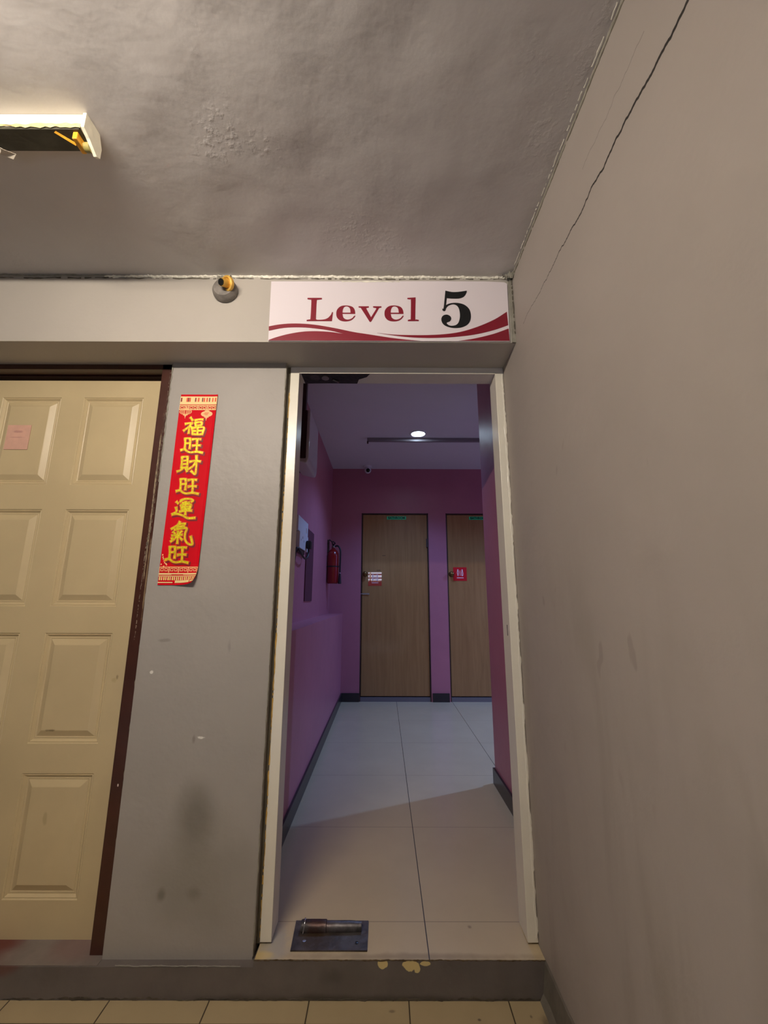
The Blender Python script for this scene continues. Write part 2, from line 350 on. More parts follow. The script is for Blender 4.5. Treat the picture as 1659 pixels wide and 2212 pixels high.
wr = box('wall_right', .51, .688, -2.5, 1.70, -1.5, 2.80, M['right']); tag(wr, 'grey wall on the right with a long diagonal crack', 'wall', **st)
ce = box('ceiling', -2.2, .51, -2.5, 1.62, 2.37, 2.45, M['ceiling']); tag(ce, 'rough grey painted ceiling over the landing', 'ceiling', **st)
# ragged paint seams and painted shade lines where ceiling meets beam and right wall
ridge('paint_seam', (-1.12, 1.4275, 2.368), (.505, 1.4275, 2.368), 260, .011, .005, .002, M['ridge'], bmx, (0, 0, -1), (0, -1, 0))
ridge('paint_seam', (-2.2, 1.4275, 2.369), (-1.1, 1.4275, 2.369), 120, .005, .004, .0015, M['greycaulk'], bmx, (0, 0, -1), (0, -1, 0))
ridge('shadow_seam', (-2.2, 1.4275, 2.357), (.505, 1.4275, 2.357), 200, .004, .0015, .002, M['gap'], bmx, (0, 0, -1), (0, -1, 0), gap=.25)  # dark line painting the shade under the ceiling edge
box('corner_strip', .495, .5095, 1.424, 1.43, 2.071, 2.36, M['greycaulk'], bmx)
ridge('corner_blob', (.47, 1.42, 2.362), (.51, 1.40, 2.362), 16, .014, .010, .006, M['greycaulk'], bmx, (0, 0, -1), (0, -1, 0))
ridge('ceiling_seam', (.5095, -.6, 2.366), (.5095, 1.42, 2.366), 200, .010, .0015, .002, M['greycaulk'], wr, (0, 0, -1), (-1, 0, 0))
ridge('ceiling_seam', (.506, .55, 2.3695), (.506, 1.39, 2.3695), 120, .003, .0015, .001, M['ridge'], wr, (-1, 0, 0), (0, 0, -1), gap=.35)
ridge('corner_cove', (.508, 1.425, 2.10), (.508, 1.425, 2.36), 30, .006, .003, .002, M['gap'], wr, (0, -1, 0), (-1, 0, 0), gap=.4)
ridge('corner_shade_line', (.5098, -.6, 2.358), (.5098, 1.42, 2.358), 200, .007, .0006, .0015, M['gap'], wr, (0, 0, -1), (-1, 0, 0), gap=.1)  # dark strip that paints the corner's shadow line below the ceiling
# mortar foot along the right wall
bm = bmesh.new(); prev = None
for i in range(61):
    y = -1.0+2.549*i/60; w = .010+random.uniform(0, .006)
    q = [bm.verts.new((.5101, y, .0+random.uniform(-.004, .004))), bm.verts.new((.506, y, -.006)), bm.verts.new((.51-w, y, -.085)), bm.verts.new((.50-w-random.uniform(0, .008), y, -.1045))]
    if prev:
        for k in range(3): bm.faces.new((prev[k], prev[k+1], q[k+1], q[k]))
    prev = q
bs = finish('baseboard_right', bm, mat('mortar_foot_grey', srgb(104, 98, 88), .6, mottle=(.15, 14), bumps=((20, .003),))); tag(bs, 'grey painted mortar foot along the right wall', 'skirting', **st)
wl = box('wall_left', -2.3, -2.2, -2.5, 1.7, -.2, 2.8, M['pillar']); tag(wl, kind='structure')
pit = boxes('floor', [(-2.2, .51, -2.5, -.6, -1.5, -1.4), (-2.2, .51, -.62, -.6, -1.5, -.2)], M['gap']); tag(pit, kind='structure')  # unseen dark pit behind the viewer, added to cut floor bounce
M['dim'] = mat('low_bounce_paint', srgb(80, 78, 74), .7)  # unseen landing walls made dark to cut bounced light
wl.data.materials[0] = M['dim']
WX0, WX1, WZ0, WZ1 = -.62, .06, 1.60, 1.98
wb = boxes('wall_back', [(-2.2, WX0, -2.6, -2.5, -.2, 2.45), (WX1, .6, -2.6, -2.5, -.2, 2.45), (WX0, WX1, -2.6, -2.5, -.2, WZ0), (WX0, WX1, -2.6, -2.5, WZ1, 2.45)], M['dim']); tag(wb, kind='structure')
win = thing('window_1', 'louvred window behind the viewer on the landing', 'window', (-.28, -2.55, WZ0), kind='structure')
boxes('window_frame', [(WX0, WX0+.03, -2.6, -2.5, WZ0, WZ1), (WX1-.03, WX1, -2.6, -2.5, WZ0, WZ1), (WX0, WX1, -2.6, -2.5, WZ0, WZ0+.03), (WX0, WX1, -2.6, -2.5, WZ1-.03, WZ1), (-.405, -.365, -2.6, -2.5, WZ0, WZ1)], M['paperplain'], win)
for i in range(3):
    z = WZ0+.085+i*.105
    bm = bmesh.new(); addbox(bm, WX0+.03, WX1-.03, -2.56, -2.54, z, z+.034); finish('louvre', bm, M['darkwood'], win)

# corridor shell
wcl = boxes('wall_left', [(-.8, -.62, 1.70, 4.95, -.03, 2.70), (-.62, -.467, 1.70, 4.846, -.03, .938)], M['pink']); tag(wcl, 'pink corridor wall on the left with a waist-high ledge', 'wall', **st)
D1, D2, DT = (-.262, .533), (.742, 1.55), 2.106
wcb = boxes('wall_back', [(-.8, D1[0], 4.846, 4.95, -.03, 2.70), (D1[1], D2[0], 4.846, 4.95, -.03, 2.70), (D2[1], 3.3, 4.846, 4.95, -.03, 2.70), (D1[0], D1[1], 4.846, 4.95, DT, 2.70), (D2[0], D2[1], 4.846, 4.95, DT, 2.70), (-.8, 3.3, 4.95, 5.0, -.03, 2.7)], M['pink']); tag(wcb, 'deep pink wall at the end of the corridor', 'wall', **st)
wcr = boxes('wall_right', [(.688, .86, 1.60, 2.80, -.03, 2.70)], M['pink']); tag(wcr, 'pink corridor wall stub on the right behind the white door frame', 'wall', **st)
wcf = boxes('wall_front', [(.86, 3.3, 1.60, 1.70, -.03, 2.70), (3.2, 3.3, 1.6, 4.95, -.03, 2.70)], M['pink']); tag(wcf, kind='structure')
cc = box('ceiling', -.8, 3.3, 1.70, 4.95, 2.66, 2.74, M['cwhite']); tag(cc, 'pale ceiling of the corridor', 'ceiling', **st)
bl = box('baseboard_left', -.467, -.455, 1.70, 4.846, 0, .086, M['skirt']); tag(bl, 'dark skirting along the left corridor wall', 'skirting', **st)
bb = boxes('baseboard_back', [(-.455, D1[0], 4.834, 4.846, 0, .09), (D1[1]+.012, D2[0]-.012, 4.834, 4.85, 0, .09)], M['skirt']); tag(bb, 'dark skirting blocks beside the plywood doors', 'skirting', **st)
br = boxes('baseboard_right', [(.676, .688, 1.70, 2.80, 0, .088), (.676, .86, 2.80, 2.812, 0, .088)], M['skirt']); tag(br, 'dark skirting at the foot of the right corridor wall', 'skirting', **st)

# ---------------------------------------------------------------- cream panelled door with brown frame
d = thing('door_1', 'cream wooden door with raised panels in a dark brown frame at the left', 'door', (-1.4, 1.65, -.02), kind='structure')
PZ = [(1.558, 1.950), (1.069, 1.455), (.581, .969), (.094, .483)]
PX = [(-1.649, -1.394), (-1.298, -1.039)]
leafb = [(-1.80, -.968, 1.660, 1.69, -.019, 2.029)]
xs = [-1.80, PX[0][0], PX[0][1], PX[1][0], PX[1][1], -.968]
leafb += [(xs[0], xs[1], 1.65, 1.662, -.019, 2.029), (xs[2], xs[3], 1.65, 1.662, -.019, 2.029), (xs[4], xs[5], 1.65, 1.662, -.019, 2.029)]
zz = [-.019]+[z for p in sorted(PZ) for z in p]+[2.029]
for i in range(0, len(zz), 2):
    for a, b in PX: leafb.append((a, b, 1.65, 1.662, zz[i], zz[i+1]))
leaf = boxes('door_leaf', leafb, M['cream'], d)
def panel(x0, x1, z0, z1, y, m, parent):
    bm = bmesh.new(); prev = None
    for ins, dy in ((0, 0), (.0035, .0035), (.006, .0025), (.013, .010), (.0165, .0108), (.019, .0088), (.022, .0105), (.042, .0005), (.0445, -.0005), (.06, -.0005)):
        q = [bm.verts.new(c) for c in ((x0+ins, y+dy, z0+ins), (x1-ins, y+dy, z0+ins), (x1-ins, y+dy, z1-ins), (x0+ins, y+dy, z1-ins))]
        if prev:
            for k in range(4): bm.faces.new((prev[k], prev[(k+1) % 4], q[(k+1) % 4], q[k]))
        prev = q
    bm.faces.new(prev); return finish('door_panel', bm, m, parent)
for a, b in PX:
    for c, e in PZ: panel(a, b, c, e, 1.65, M['cream'], leaf)
fr = boxes('door_frame', [(-.938, -.889, 1.588, 1.645, -.02, 2.071), (-.966, -.889, 1.645, 1.70, -.02, 2.071), (-1.83, -.889, 1.588, 1.632, 2.048, 2.071), (-1.83, -.889, 1.645, 1.70, 2.045, 2.071), (-1.83, -1.802, 1.588, 1.70, -.02, 2.071)], M['brown'], d, bev=.002)
ridge('flaking_edge', (-.894, 1.5865, .02), (-.894, 1.5865, 2.06), 200, .007, .0022, .0025, M['brownside'], d, (1, 0, 0), (0, -1, 0))
for zx, za, zb in ((-.905, 1.35, 2.05), (-.912, 1.2, 1.75), (-.918, .95, 1.35)): ridge('pale_streak', (zx, 1.5873, za), (zx+.002, 1.5873, zb), 90, .0022, .0008, .0012, M['brownside'], d, (1, 0, 0), (0, -1, 0), gap=.3)
ridge('pale_edge', (-.8905, 1.5745, 1.55), (-.8905, 1.5745, 2.062), 70, .005, .002, .0012, M['greycaulk'], d, (1, 0, 0), (0, -1, 0))
n = box('paper_notice', -1.598, -1.499, 1.6468, 1.6482, 1.711, 1.82, M['pinkpaper']); tag(n, 'small faded pink notice stuck on the cream door panel', 'notice')

# ---------------------------------------------------------------- white doorway frame
w = thing('door_4', 'white painted door frame around the open corridor doorway', 'door frame', (.05, 1.65, 0), kind='structure')
box('jamb', -.3985, -.361, 1.604, 1.694, .006, 2.044, M['white'], w, .0015)
box('jamb', .474, .5085, 1.604, 1.694, .006, 2.044, M['white'], w, .0015)
headm = mat('frame_head_paint', srgb(206, 200, 196), .35, mottle=(.03, 8))
box('frame_head', -.3985, .5085, 1.604, 1.694, 2.0445, 2.0705, headm, w, .001)
box('head_lip', -.361, .474, 1.6025, 1.606, 2.041, 2.046, M['white'], w, .0008)
ridge('paint_edge', (.500, 1.6032, .02), (.500, 1.6032, 2.04), 200, .0085, .0012, .0016, M['white'], w, (1, 0, 0), (0, -1, 0))
ridge('paint_edge', (-.4005, 1.6035, .02), (-.4005, 1.6035, 1.95), 220, .003, .0008, .0011, M['yellowpaint'], w, (1, 0, 0), (0, -1, 0), gap=.18)
box('strike_slot', .4735, .4745, 1.632, 1.638, .965, 1.005, M['black'], w)
hm = outline_mesh('head_cavity', [[(-.355, 0), (-.30, .002), (-.2, 0), (-.06, .004), (-.075, .03), (-.11, .05), (-.12, .086), (-.25, .084), (-.352, .087)]], M['hole'], w, 0, .001)
for v in hm.data.vertices: v.co = Vector((v.co.x, 1.606+v.co.z, 2.0436+v.co.y))
lathe('pivot_ring', [(.010, 0), (.016, 0), (.016, .004), (.010, .004)], (-.255, 1.64, 2.038), mat('pivot_grey', srgb(120, 108, 112), .4), w)
tube('pivot_pin', [(-.225, 1.652, 2.040), (-.20, 1.672, 2.038)], .004, M['metal'], w, sm=False)

# floor closer box at the sill
t = thing('floor_closer', 'rusty metal floor closer plate set in the tiles at the doorway', 'door closer', (-.17, 1.64, 0))
pb = outline_mesh('plate', [[(-.293, 1.577), (-.048, 1.577), (-.048, 1.702), (-.30, 1.702)]], M['rust'], t, 0, .004)
for v in pb.data.vertices: v.co = Vector((v.co.x, v.co.z, .002+v.co.y))
lathe('cylinder', [(.0, -.105), (.017, -.105), (.019, -.1), (.019, -.02), (.016, -.018), (.016, .06), (.014, .10), (0, .10)], (-.17, 1.662, .012), M['metal'], t, (1, 0, 0), 24)
lathe('screw_head', [(0, 0), (.006, 0), (.006, .002), (0, .003)], (-.255, 1.612, .004), M['steel'], t, n=12)
lathe('screw_head', [(0, 0), (.005, 0), (.005, .002), (0, .003)], (-.083, 1.606, .004), M['black'], t, n=12)
tube('pipe_band', [(-.265+.0, 1.64, .004), (-.262, 1.65, .028), (-.262, 1.665, .033), (-.265, 1.682, .02)], .0025, M['steel'], t)

# ---------------------------------------------------------------- LEVEL 5 sign
G = {
'L': [(-0.3028, 2.2615), (-0.2457, 2.2617), (-0.2455, 2.2556), (-0.2614, 2.2533), (-0.2657, 2.2457), (-0.2662, 2.1677), (-0.2608, 2.164), (-0.2366, 2.1649), (-0.2204, 2.1716), (-0.209, 2.1851), (-0.2041, 2.1978), (-0.2002, 2.1978), (-0.2037, 2.1583), (-0.3018, 2.1579), (-0.302, 2.1631), (-0.2903, 2.1654), (-0.2873, 2.1721), (-0.2869, 2.2471), (-0.2905, 2.2539), (-0.3025, 2.2554)],
'e': [(-0.1132, 2.1907), (-0.1141, 2.2026), (-0.1189, 2.2154), (-0.1283, 2.2236), (-0.1495, 2.228), (-0.1706, 2.2242), (-0.1841, 2.2098), (-0.1875, 2.1919), (-0.1838, 2.174), (-0.171, 2.1614), (-0.1513, 2.1571), (-0.1317, 2.1608), (-0.1201, 2.1698), (-0.1124, 2.1817), (-0.1164, 2.1825), (-0.1254, 2.1713), (-0.1383, 2.1653), (-0.1502, 2.1667), (-0.1595, 2.1748), (-0.1632, 2.1905)],
'eh': [(-0.1633, 2.1957), (-0.1317, 2.1958), (-0.1334, 2.2116), (-0.1388, 2.2205), (-0.1481, 2.2243), (-0.1573, 2.2205), (-0.1623, 2.2084)],
'v': [(-0.1006, 2.2245), (-0.0603, 2.2246), (-0.0603, 2.2194), (-0.0688, 2.2171), (-0.0695, 2.2133), (-0.0513, 2.176), (-0.0319, 2.212), (-0.0326, 2.2172), (-0.0438, 2.2194), (-0.0438, 2.2247), (-0.0108, 2.2248), (-0.0108, 2.2196), (-0.0194, 2.2173), (-0.0227, 2.212), (-0.0511, 2.156), (-0.0564, 2.156), (-0.0886, 2.2117), (-0.0926, 2.2177), (-0.1005, 2.2192)],
'l': [(0.0912, 2.2631), (0.1237, 2.2655), (0.1212, 2.1722), (0.1237, 2.1671), (0.1349, 2.1649), (0.1348, 2.1597), (0.0922, 2.1595), (0.0923, 2.1647), (0.1015, 2.167), (0.1035, 2.1722), (0.105, 2.2518), (0.1017, 2.2563), (0.0911, 2.2578)],
'5': [(0.242, 2.2966), (0.2685, 2.2905), (0.2952, 2.2914), (0.3267, 2.2969), (0.3257, 2.2877), (0.3157, 2.2709), (0.2975, 2.2617), (0.2676, 2.2608), (0.2471, 2.263), (0.2429, 2.2311), (0.2536, 2.2372), (0.2703, 2.2411), (0.2934, 2.2404), (0.3163, 2.2322), (0.3334, 2.2134), (0.3389, 2.1873), (0.3353, 2.1627), (0.3228, 2.1442), (0.2995, 2.1323), (0.2701, 2.13), (0.2441, 2.1365), (0.2288, 2.1482), (0.2227, 2.1652), (0.2256, 2.1786), (0.2344, 2.1868), (0.2469, 2.1884), (0.2585, 2.181), (0.2615, 2.1698), (0.2559, 2.1594), (0.246, 2.1549), (0.2426, 2.1505), (0.2508, 2.1424), (0.2638, 2.1395), (0.2803, 2.144), (0.2906, 2.1573), (0.2961, 2.1834), (0.2938, 2.2133), (0.2851, 2.2298), (0.2701, 2.235), (0.2534, 2.2289), (0.2438, 2.2183), (0.2402, 2.2071), (0.2342, 2.204), (0.2284, 2.2078), (0.2279, 2.216), (0.2333, 2.2206)],
'w1': [(-0.4476, 2.1345), (-0.4024, 2.1435), (-0.3438, 2.1474), (-0.2718, 2.1425), (-0.193, 2.1281), (-0.121, 2.1115), (-0.0623, 2.1015), (-0.0168, 2.0937), (0.0351, 2.0852), (0.0999, 2.0774), (0.1387, 2.074), (-0.4438, 2.0730), (-0.4441, 2.076), (-0.4124, 2.0885), (-0.3677, 2.1018), (-0.3161, 2.1115), (-0.2642, 2.1139), (-0.2055, 2.1105), (-0.1566, 2.1026), (-0.2057, 2.1163), (-0.2646, 2.1256), (-0.3235, 2.1306), (-0.3886, 2.1281), (-0.4465, 2.1154)],
'w2': [(-0.0266, 2.1075), (0.0352, 2.1005), (0.1001, 2.0985), (0.1651, 2.0988), (0.2302, 2.1027), (0.2956, 2.1132), (0.3616, 2.1355), (0.4286, 2.1675), (0.4805, 2.2028), (0.4823, 2.1433), (0.4262, 2.1218), (0.3603, 2.1039), (0.2949, 2.0935), (0.2298, 2.0881), (0.1649, 2.0864), (0.1, 2.0891), (0.0351, 2.0968)],
'w3': [(0.4827, 2.1286), (0.4254, 2.1057), (0.3595, 2.0872), (0.3138, 2.0783), (0.2877, 2.0746), (0.4841, 2.0753)]}
sg = thing('level_sign', 'white acrylic sign with maroon waves reading Level 5 above the doorway', 'sign', (.02, 1.428, 2.072))
outline_mesh('sign_board', [[(-.4503, 2.3372), (-.2, 2.3385), (.2, 2.341), (.40, 2.3405), (.478, 2.337), (.4887, 2.330), (.4870, 2.20), (.4851, 2.0735), (-.4465, 2.0725)]], M['signwhite'], sg, 1.4245, .005)
outline_mesh('wave_band', [rounded(G['w1'])], M['maroon'], sg, 1.4215, .0008)
outline_mesh('wave_band', [rounded(G['w2'])], M['maroon'], sg, 1.4215, .0008)
outline_mesh('wave_band', [rounded(G['w3'])], M['maroon'], sg, 1.4215, .0008)
sh = lambda L: [(x+.1886, z+.0007) for x, z in L]
for k, nm, mm in ((['L'], 'letter', 'maroon'), (['e', 'eh'], 'letter', 'maroon'), (['v'], 'letter', 'maroon'), (['l'], 'letter', 'maroon'), (['5'], 'numeral', 'black')):
    outline_mesh(nm, [rounded(G[q]) for q in k], M[mm], sg, 1.4213, .0012)
outline_mesh('letter', [rounded(sh(G['e'])), rounded(sh(G['eh']))], M['maroon'], sg, 1.4213, .0012)
ridge('torn_tape', (-.17, 1.4215, 2.339), (.06, 1.4215, 2.340), 24, .005, .001, .0012, M['ridge'], sg, (0, 0, -1), (0, -1, 0))

# ---------------------------------------------------------------- red couplet banner
bn = thing('couplet_banner', 'red paper banner with gold Chinese characters hanging beside the cream door', 'banner', (-.77, 1.574, 1.15))
def BP(u, v, lift=0.):
    xl = -.838-.008*v; xr = -.686-.014*v
    x = xl+(xr-xl)*u; z = 1.925-.776*v
    k = max(0, (v-.90)/.10)*max(0, (u-.35)/.65); edge = .0035+.0015*math.sin(v*9)
    y = 1.5745-edge*.6-.020*k**1.5-lift
    x -= .012*k**3*u; z += .010*k**3
    if u > .93: y -= .0015
    return Vector((x, y, z))
def patch(name, quads, m, lift, parent=bn):
    bm = bmesh.new()
    for u0, v0, u1, v1 in quads:
        nu = max(1, int((u1-u0)/.12)); nv = max(1, int((v1-v0)/.03)) if v1 > .88 else max(1, int((v1-v0)/.1))
        g = [[bm.verts.new(BP(u0+(u1-u0)*i/nu, v0+(v1-v0)*j/nv, lift)) for i in range(nu+1)] for j in range(nv+1)]
        for j in range(nv):
            for i in range(nu): bm.faces.new((g[j][i], g[j][i+1], g[j+1][i+1], g[j+1][i]))
    return finish(name, bm, m, parent)
bm = bmesh.new()
gr = [[bm.verts.new(BP(i/14, j/60)) for i in range(15)] for j in range(61)]
for j in range(60):
    for i in range(14): bm.faces.new((gr[j][i], gr[j][i+1], gr[j+1][i+1], gr[j+1][i]))
pp = finish('paper', bm, M['red'], bn); so = pp.modifiers.new('s', 'SOLIDIFY'); so.thickness = .0006; so.offset = 1
patch('border_band', [(0, .012, 1, .058)], M['creamprint'], .0008)
patch('border_band', [(.015+.077*i, .020, .015+.077*i+.038, .043) for i in range(13) if i % 3 != 1], M['goldrim'], .0014)
for i in range(5): patch('border_stripe', [(.02+.19*i, .020, .02+.19*i+.03, .043)], M['darkred'], .0016)
def key(v0, v1, m):
    h = v1-v0; q = [(0, v0, 1, v0+h*.14), (0, v1-h*.14, 1, v1)] if v0 < .5 else [(0, v0, 1, v0+h*.14)]
    n = 8
    for i in range(n):
        a = i/n; s = 1/n; f = (lambda p, w: (a+s*p, a+s*(p+w))) if i % 2 == 0 else (lambda p, w: (a+s*(1-p-w), a+s*(1-p)))
        for p, w_, y0, y1 in ((0, .1, 0, 1), (.25, .5, .25, .37), (.25, .11, .25, .75), (.25, .62, .66, .78), (.8, .1, .0, .78)):
            x0, x1 = f(p, w_); q.append((x0, v0+h*y0, x1, v0+h*y1))
    patch('key_pattern', q, m, .0010)
key(.062, .090, M['creamprint']); key(.912, .940, M['goldpeach'])
patch('border_band', [(0, .943, .33, .951), (.64, .943, 1, .951), (.30, .943, .66, .949), (0, .955, 1, .959), (0, .985, .38, .990), (.44, .978, .84, .990), (.86, .980, 1, .988)], M['creamprint'], .0010)
patch('border_band', [(.02+.055*i, .961, .02+.055*i+.028, .977) for i in range(18)], M['creamprint'], .0010)
patch('border_band', [(.046+.11*i, .961, .046+.11*i+.012, .977) for i in range(9)], M['gold'], .0010)
def lantern(u, v, ru, rv, solid):
    bm = bmesh.new(); W_ = .152
    n = 28
    def ell(k, w, hw=1.):
        pts = []
        for i in range(n+1):
            a = math.pi*i/n
            pts.append((u+ru*k*math.sin(a)*1., v-rv*math.cos(a)))
        for (a0, b0), (a1, b1) in zip(pts, pts[1:]):
            bm.faces.new([bm.verts.new(BP(x, y, .0012)) for x, y in ((a0-w, b0), (a0+w, b0), (a1+w, b1), (a1-w, b1))])
    if solid:
        c = bm.verts.new(BP(u, v, .0012)); R_ = [bm.verts.new(BP(u+ru*math.cos(2*math.pi*i/32), v+rv*math.sin(2*math.pi*i/32), .0012)) for i in range(32)]
        for i in range(32): bm.faces.new((c, R_[i], R_[(i+1) % 32]))
    else:
        for k in (-1, -.72, -.45, -.18, .18, .45, .72, 1): ell(k, .010)
    for u0, v0, u1, v1 in ((u-.06, v-rv-.003, u+.06, v-rv+.002), (u-.06, v+rv-.002, u+.06, v+rv+.004), (u-.022, v+rv+.004, u+.022, v+rv+.010), (u-.008, v+rv+.010, u+.008, v+rv+.020), (u-.012, v-rv-.01, u+.012, v-rv)):
        bm.faces.new([bm.verts.new(BP(x, y, .0012)) for x, y in ((u0, v0), (u1, v0), (u1, v1), (u0, v1))])
    return finish('lantern_print', bm, M['goldpeach'], bn)
lantern(.185, .100, .155, .017, False); lantern(.76, .112, .155, .017, True)
patch('lantern_print', [(.70, .105, .82, .108), (.68, .111, .80, .114), (.72, .117, .79, .119)], M['goldrim'], .0016)
# string of firecracker dots lower left
dots = [(.03, .855), (.045, .866), (.06, .874), (.085, .884), (.105, .893), (.14, .898), (.16, .903), (.02, .901), (.09, .911)]
patch('dot_string', [(a, b-.004, a+.03, b+.003) for a, b in dots], M['goldpeach'], .0012)
WANG = [[(845, 900), (843, 990), (835, 1090)], [(838, 905), (890, 895), (935, 903)], [(932, 905), (930, 1000), (918, 1088)], [(850, 990), (920, 984)],
        [(765, 1112), (830, 1098), (880, 1135), (940, 1152), (1040, 1140), (1140, 1158)], [(968, 918), (1040, 905), (1115, 912)], [(1052, 912), (1046, 1030), (1038, 1140)], [(970, 1032), (1040, 1022), (1108, 1026)]]
FU = [[(922, 522), (940, 545), (962, 580)], [(832, 645), (900, 630), (958, 628)], [(945, 632), (890, 700), (800, 772)], [(902, 690), (895, 760), (888, 822)], [(915, 690), (955, 715)],
      [(1000, 578), (1070, 560), (1142, 560)], [(1005, 622), (1012, 676)], [(1005, 624), (1070, 612), (1122, 616), (1110, 668)], [(1015, 676), (1108, 666)],
      [(950, 722), (955, 780), (958, 832)], [(950, 724), (1060, 708), (1155, 712), (1140, 790), (1118, 842)], [(958, 832), (1050, 842), (1110, 834)], [(1048, 716), (1040, 832)], [(960, 780), (1134, 768)]]
CAI = [[(792, 1232), (785, 1330), (775, 1428)], [(790, 1236), (840, 1226), (890, 1230)], [(886, 1230), (882, 1330), (874, 1425)], [(792, 1300), (880, 1293)], [(786, 1362), (880, 1354)], [(778, 1424), (872, 1416)], [(800, 1430), (760, 1470), (702, 1492)], [(848, 1428), (872, 1492)],
       [(915, 1318), (1010, 1300), (1106, 1312)], [(1040, 1205), (1036, 1330), (1028, 1440), (1008, 1535), (940, 1480)], [(1028, 1325), (970, 1400), (885, 1456)]]
YUN = [[(690, 292), (722, 326)], [(684, 388), (690, 462), (616, 512)], [(616, 512), (700, 502), (790, 528), (880, 574), (1000, 570)], [(768, 275), (830, 248), (920, 246), (968, 272), (940, 296)], [(764, 282), (752, 300)],
       [(790, 318), (915, 306)], [(768, 352), (780, 424)], [(768, 352), (850, 338), (935, 342), (915, 412)], [(780, 388), (915, 376)], [(780, 424), (912, 412)], [(742, 466), (840, 448), (948, 446)], [(846, 290), (842, 400), (838, 520)]]
QI = [[(752, 655), (710, 715), (612, 780)], [(722, 708), (780, 690), (845, 690)], [(695, 752), (760, 735), (828, 728)], [(660, 792), (760, 772), (862, 766), (838, 860), (840, 960), (885, 1022), (952, 1036), (945, 960), (930, 900)],
      [(722, 815), (716, 920), (708, 1022)], [(618, 892), (700, 882), (790, 876)], [(704, 896), (660, 950), (598, 990)], [(728, 896), (760, 930), (790, 962)], [(640, 826), (676, 862)], [(784, 812), (748, 858)], [(612, 942), (640, 930)]]
KM = .000232
def brush(name, strokes, pc, cx, cz, m, grow, lift, dx=0., dz=0.):
    bm = bmesh.new()
    for si, stk in enumerate(strokes):
        P = spline([(x, y, 0) for x, y in stk], 6) if len(stk) > 2 else [Vector((*stk[0], 0)).lerp(Vector((*stk[1], 0)), i/6) for i in range(7)]
        P = [Vector(((p.x-pc[0])*KM+(p.y-pc[1])*KM*.11, -(p.y-pc[1])*KM)) for p in P]
        n = len(P); w0 = .0041; L = []; R_ = []
        for i, p in enumerate(P):
            t = (P[min(i+1, n-1)]-P[max(i-1, 0)]).normalized(); nn = Vector((-t.y, t.x)); k = i/(n-1)
            w = w0*(.72+.45*abs(2*k-1)**1.5)*(1. if k < .8 else .9)+grow
            q = p
            if i == 0: q = p-t*(.0012+grow)
            if i == n-1: q = p+t*(.0012+grow)
            for lst, sg_ in ((L, 1), (R_, -1)):
                a = q+nn*w*sg_; X_, Z_ = cx+a.x+dx, cz+a.y+dz
                v = (1.925-Z_)/.776; u = (X_-(-.838-.008*v))/(.152-.006*v)
                lst.append(bm.verts.new(BP(u, v, lift+si*.00004)))
            if i:
                bm.faces.new((L[-2], L[-1], R_[-1], R_[-2]))
    return finish(name, bm, m, bn)
for stk, pc, cx, cz in ((FU, (980, 690), -.7705, 1.783), (WANG, (950, 1030), -.7725, 1.7005), (CAI, (905, 1370), -.775, 1.6205), (WANG, (950, 1030), -.7735, 1.531), (YUN, (805, 410), -.779, 1.4425), (QI, (780, 850), -.775, 1.345), (WANG, (950, 1030), -.786, 1.262)):
    brush('character_shadow', stk, pc, cx, cz, M['darkred'], .0034, .0009, .0045, -.0045)
    brush('character_rim', stk, pc, cx, cz, M['goldrim'], .0027, .0018)
    brush('character', stk, pc, cx, cz, M['gold'], .0002, .0028)

# ---------------------------------------------------------------- round block on the beam
r = thing('lamp_base', 'round grey block with yellow ring and black hole on the beam', 'lamp base', (-.632, 1.428, 2.288))
lathe('mounting_block', [(.0, 0), (.047, 0), (.049, .010), (.047, .022), (.038, .033), (.0, .038)], (-.628, 1.428, 2.290), M['roundgrey'], r, (0, -1, 0))
DR = (-.40, -.80, -.38)
lathe('yellow_ring', [(.016, 0), (.028, 0), (.030, .007), (.028, .012), (.022, .014), (.019, .009), (.016, .007)], (-.606, 1.392, 2.298), M['brass'], r, DR)
lathe('lamp_socket', [(.0, .006), (.0105, .006), (.0105, .032), (.0145, .034), (.0145, .0), (.0, .0)], (-.608, 1.390, 2.295), M['brass'], r, DR)
lathe('socket_hole', [(.0, 0), (.0125, 0), (.0125, .004), (0, .004)], (-.6218, 1.3633, 2.2823), M['black'], r, DR)
ridge('plaster_blob', (-.665, 1.425, 2.362), (-.61, 1.425, 2.362), 8, .022, .012, .003, M['greycaulk'], r, (0, 0, -1), (0, -1, 0))

# ---------------------------------------------------------------- ceiling batten (broken) and the working tube behind it
f = thing('batten_fitting', 'chipped white ceiling batten with dark underside and amber end clip', 'light fitting', (-1.4, .89, 2.37))
boxes('batten_body', [(-2.05, -.806, .866, .920, 2.330, 2.3695)], M['fixwhite'], f, .001)
box('batten_underside', -2.05, -.815, .868, .924, 2.3225, 2.331, M['fixdark'], f, .001)
ridge('chipped_rim', (-2.0, .8655, 2.338), (-.81, .8655, 2.338), 90, .012, .0018, .004, mat('chipped_cream', srgb(196, 178, 124), .6, mottle=(.3, 40)), f, (0, 0, -1), (0, -1, 0))
bm = bmesh.new()
pr = [(.862, 2.3695), (.862, 2.322), (.885, 2.314), (.918, 2.296), (.930, 2.304), (.930, 2.335), (.915, 2.3695)]
a = [bm.verts.new((-.806, y, z)) for y, z in pr]; b = [bm.verts.new((-.797, y, z)) for y, z in pr]
bm.faces.new(a); bm.faces.new(b)
for i in range(len(pr)): bm.faces.new((a[i], a[(i+1) % len(pr)], b[(i+1) % len(pr)], b[i]))
finish('end_cap', bm, M['fixwhite'], f)
box('amber_clip', -.835, -.822, .874, .915, 2.300, 2.323, M['amber'], f, .002)
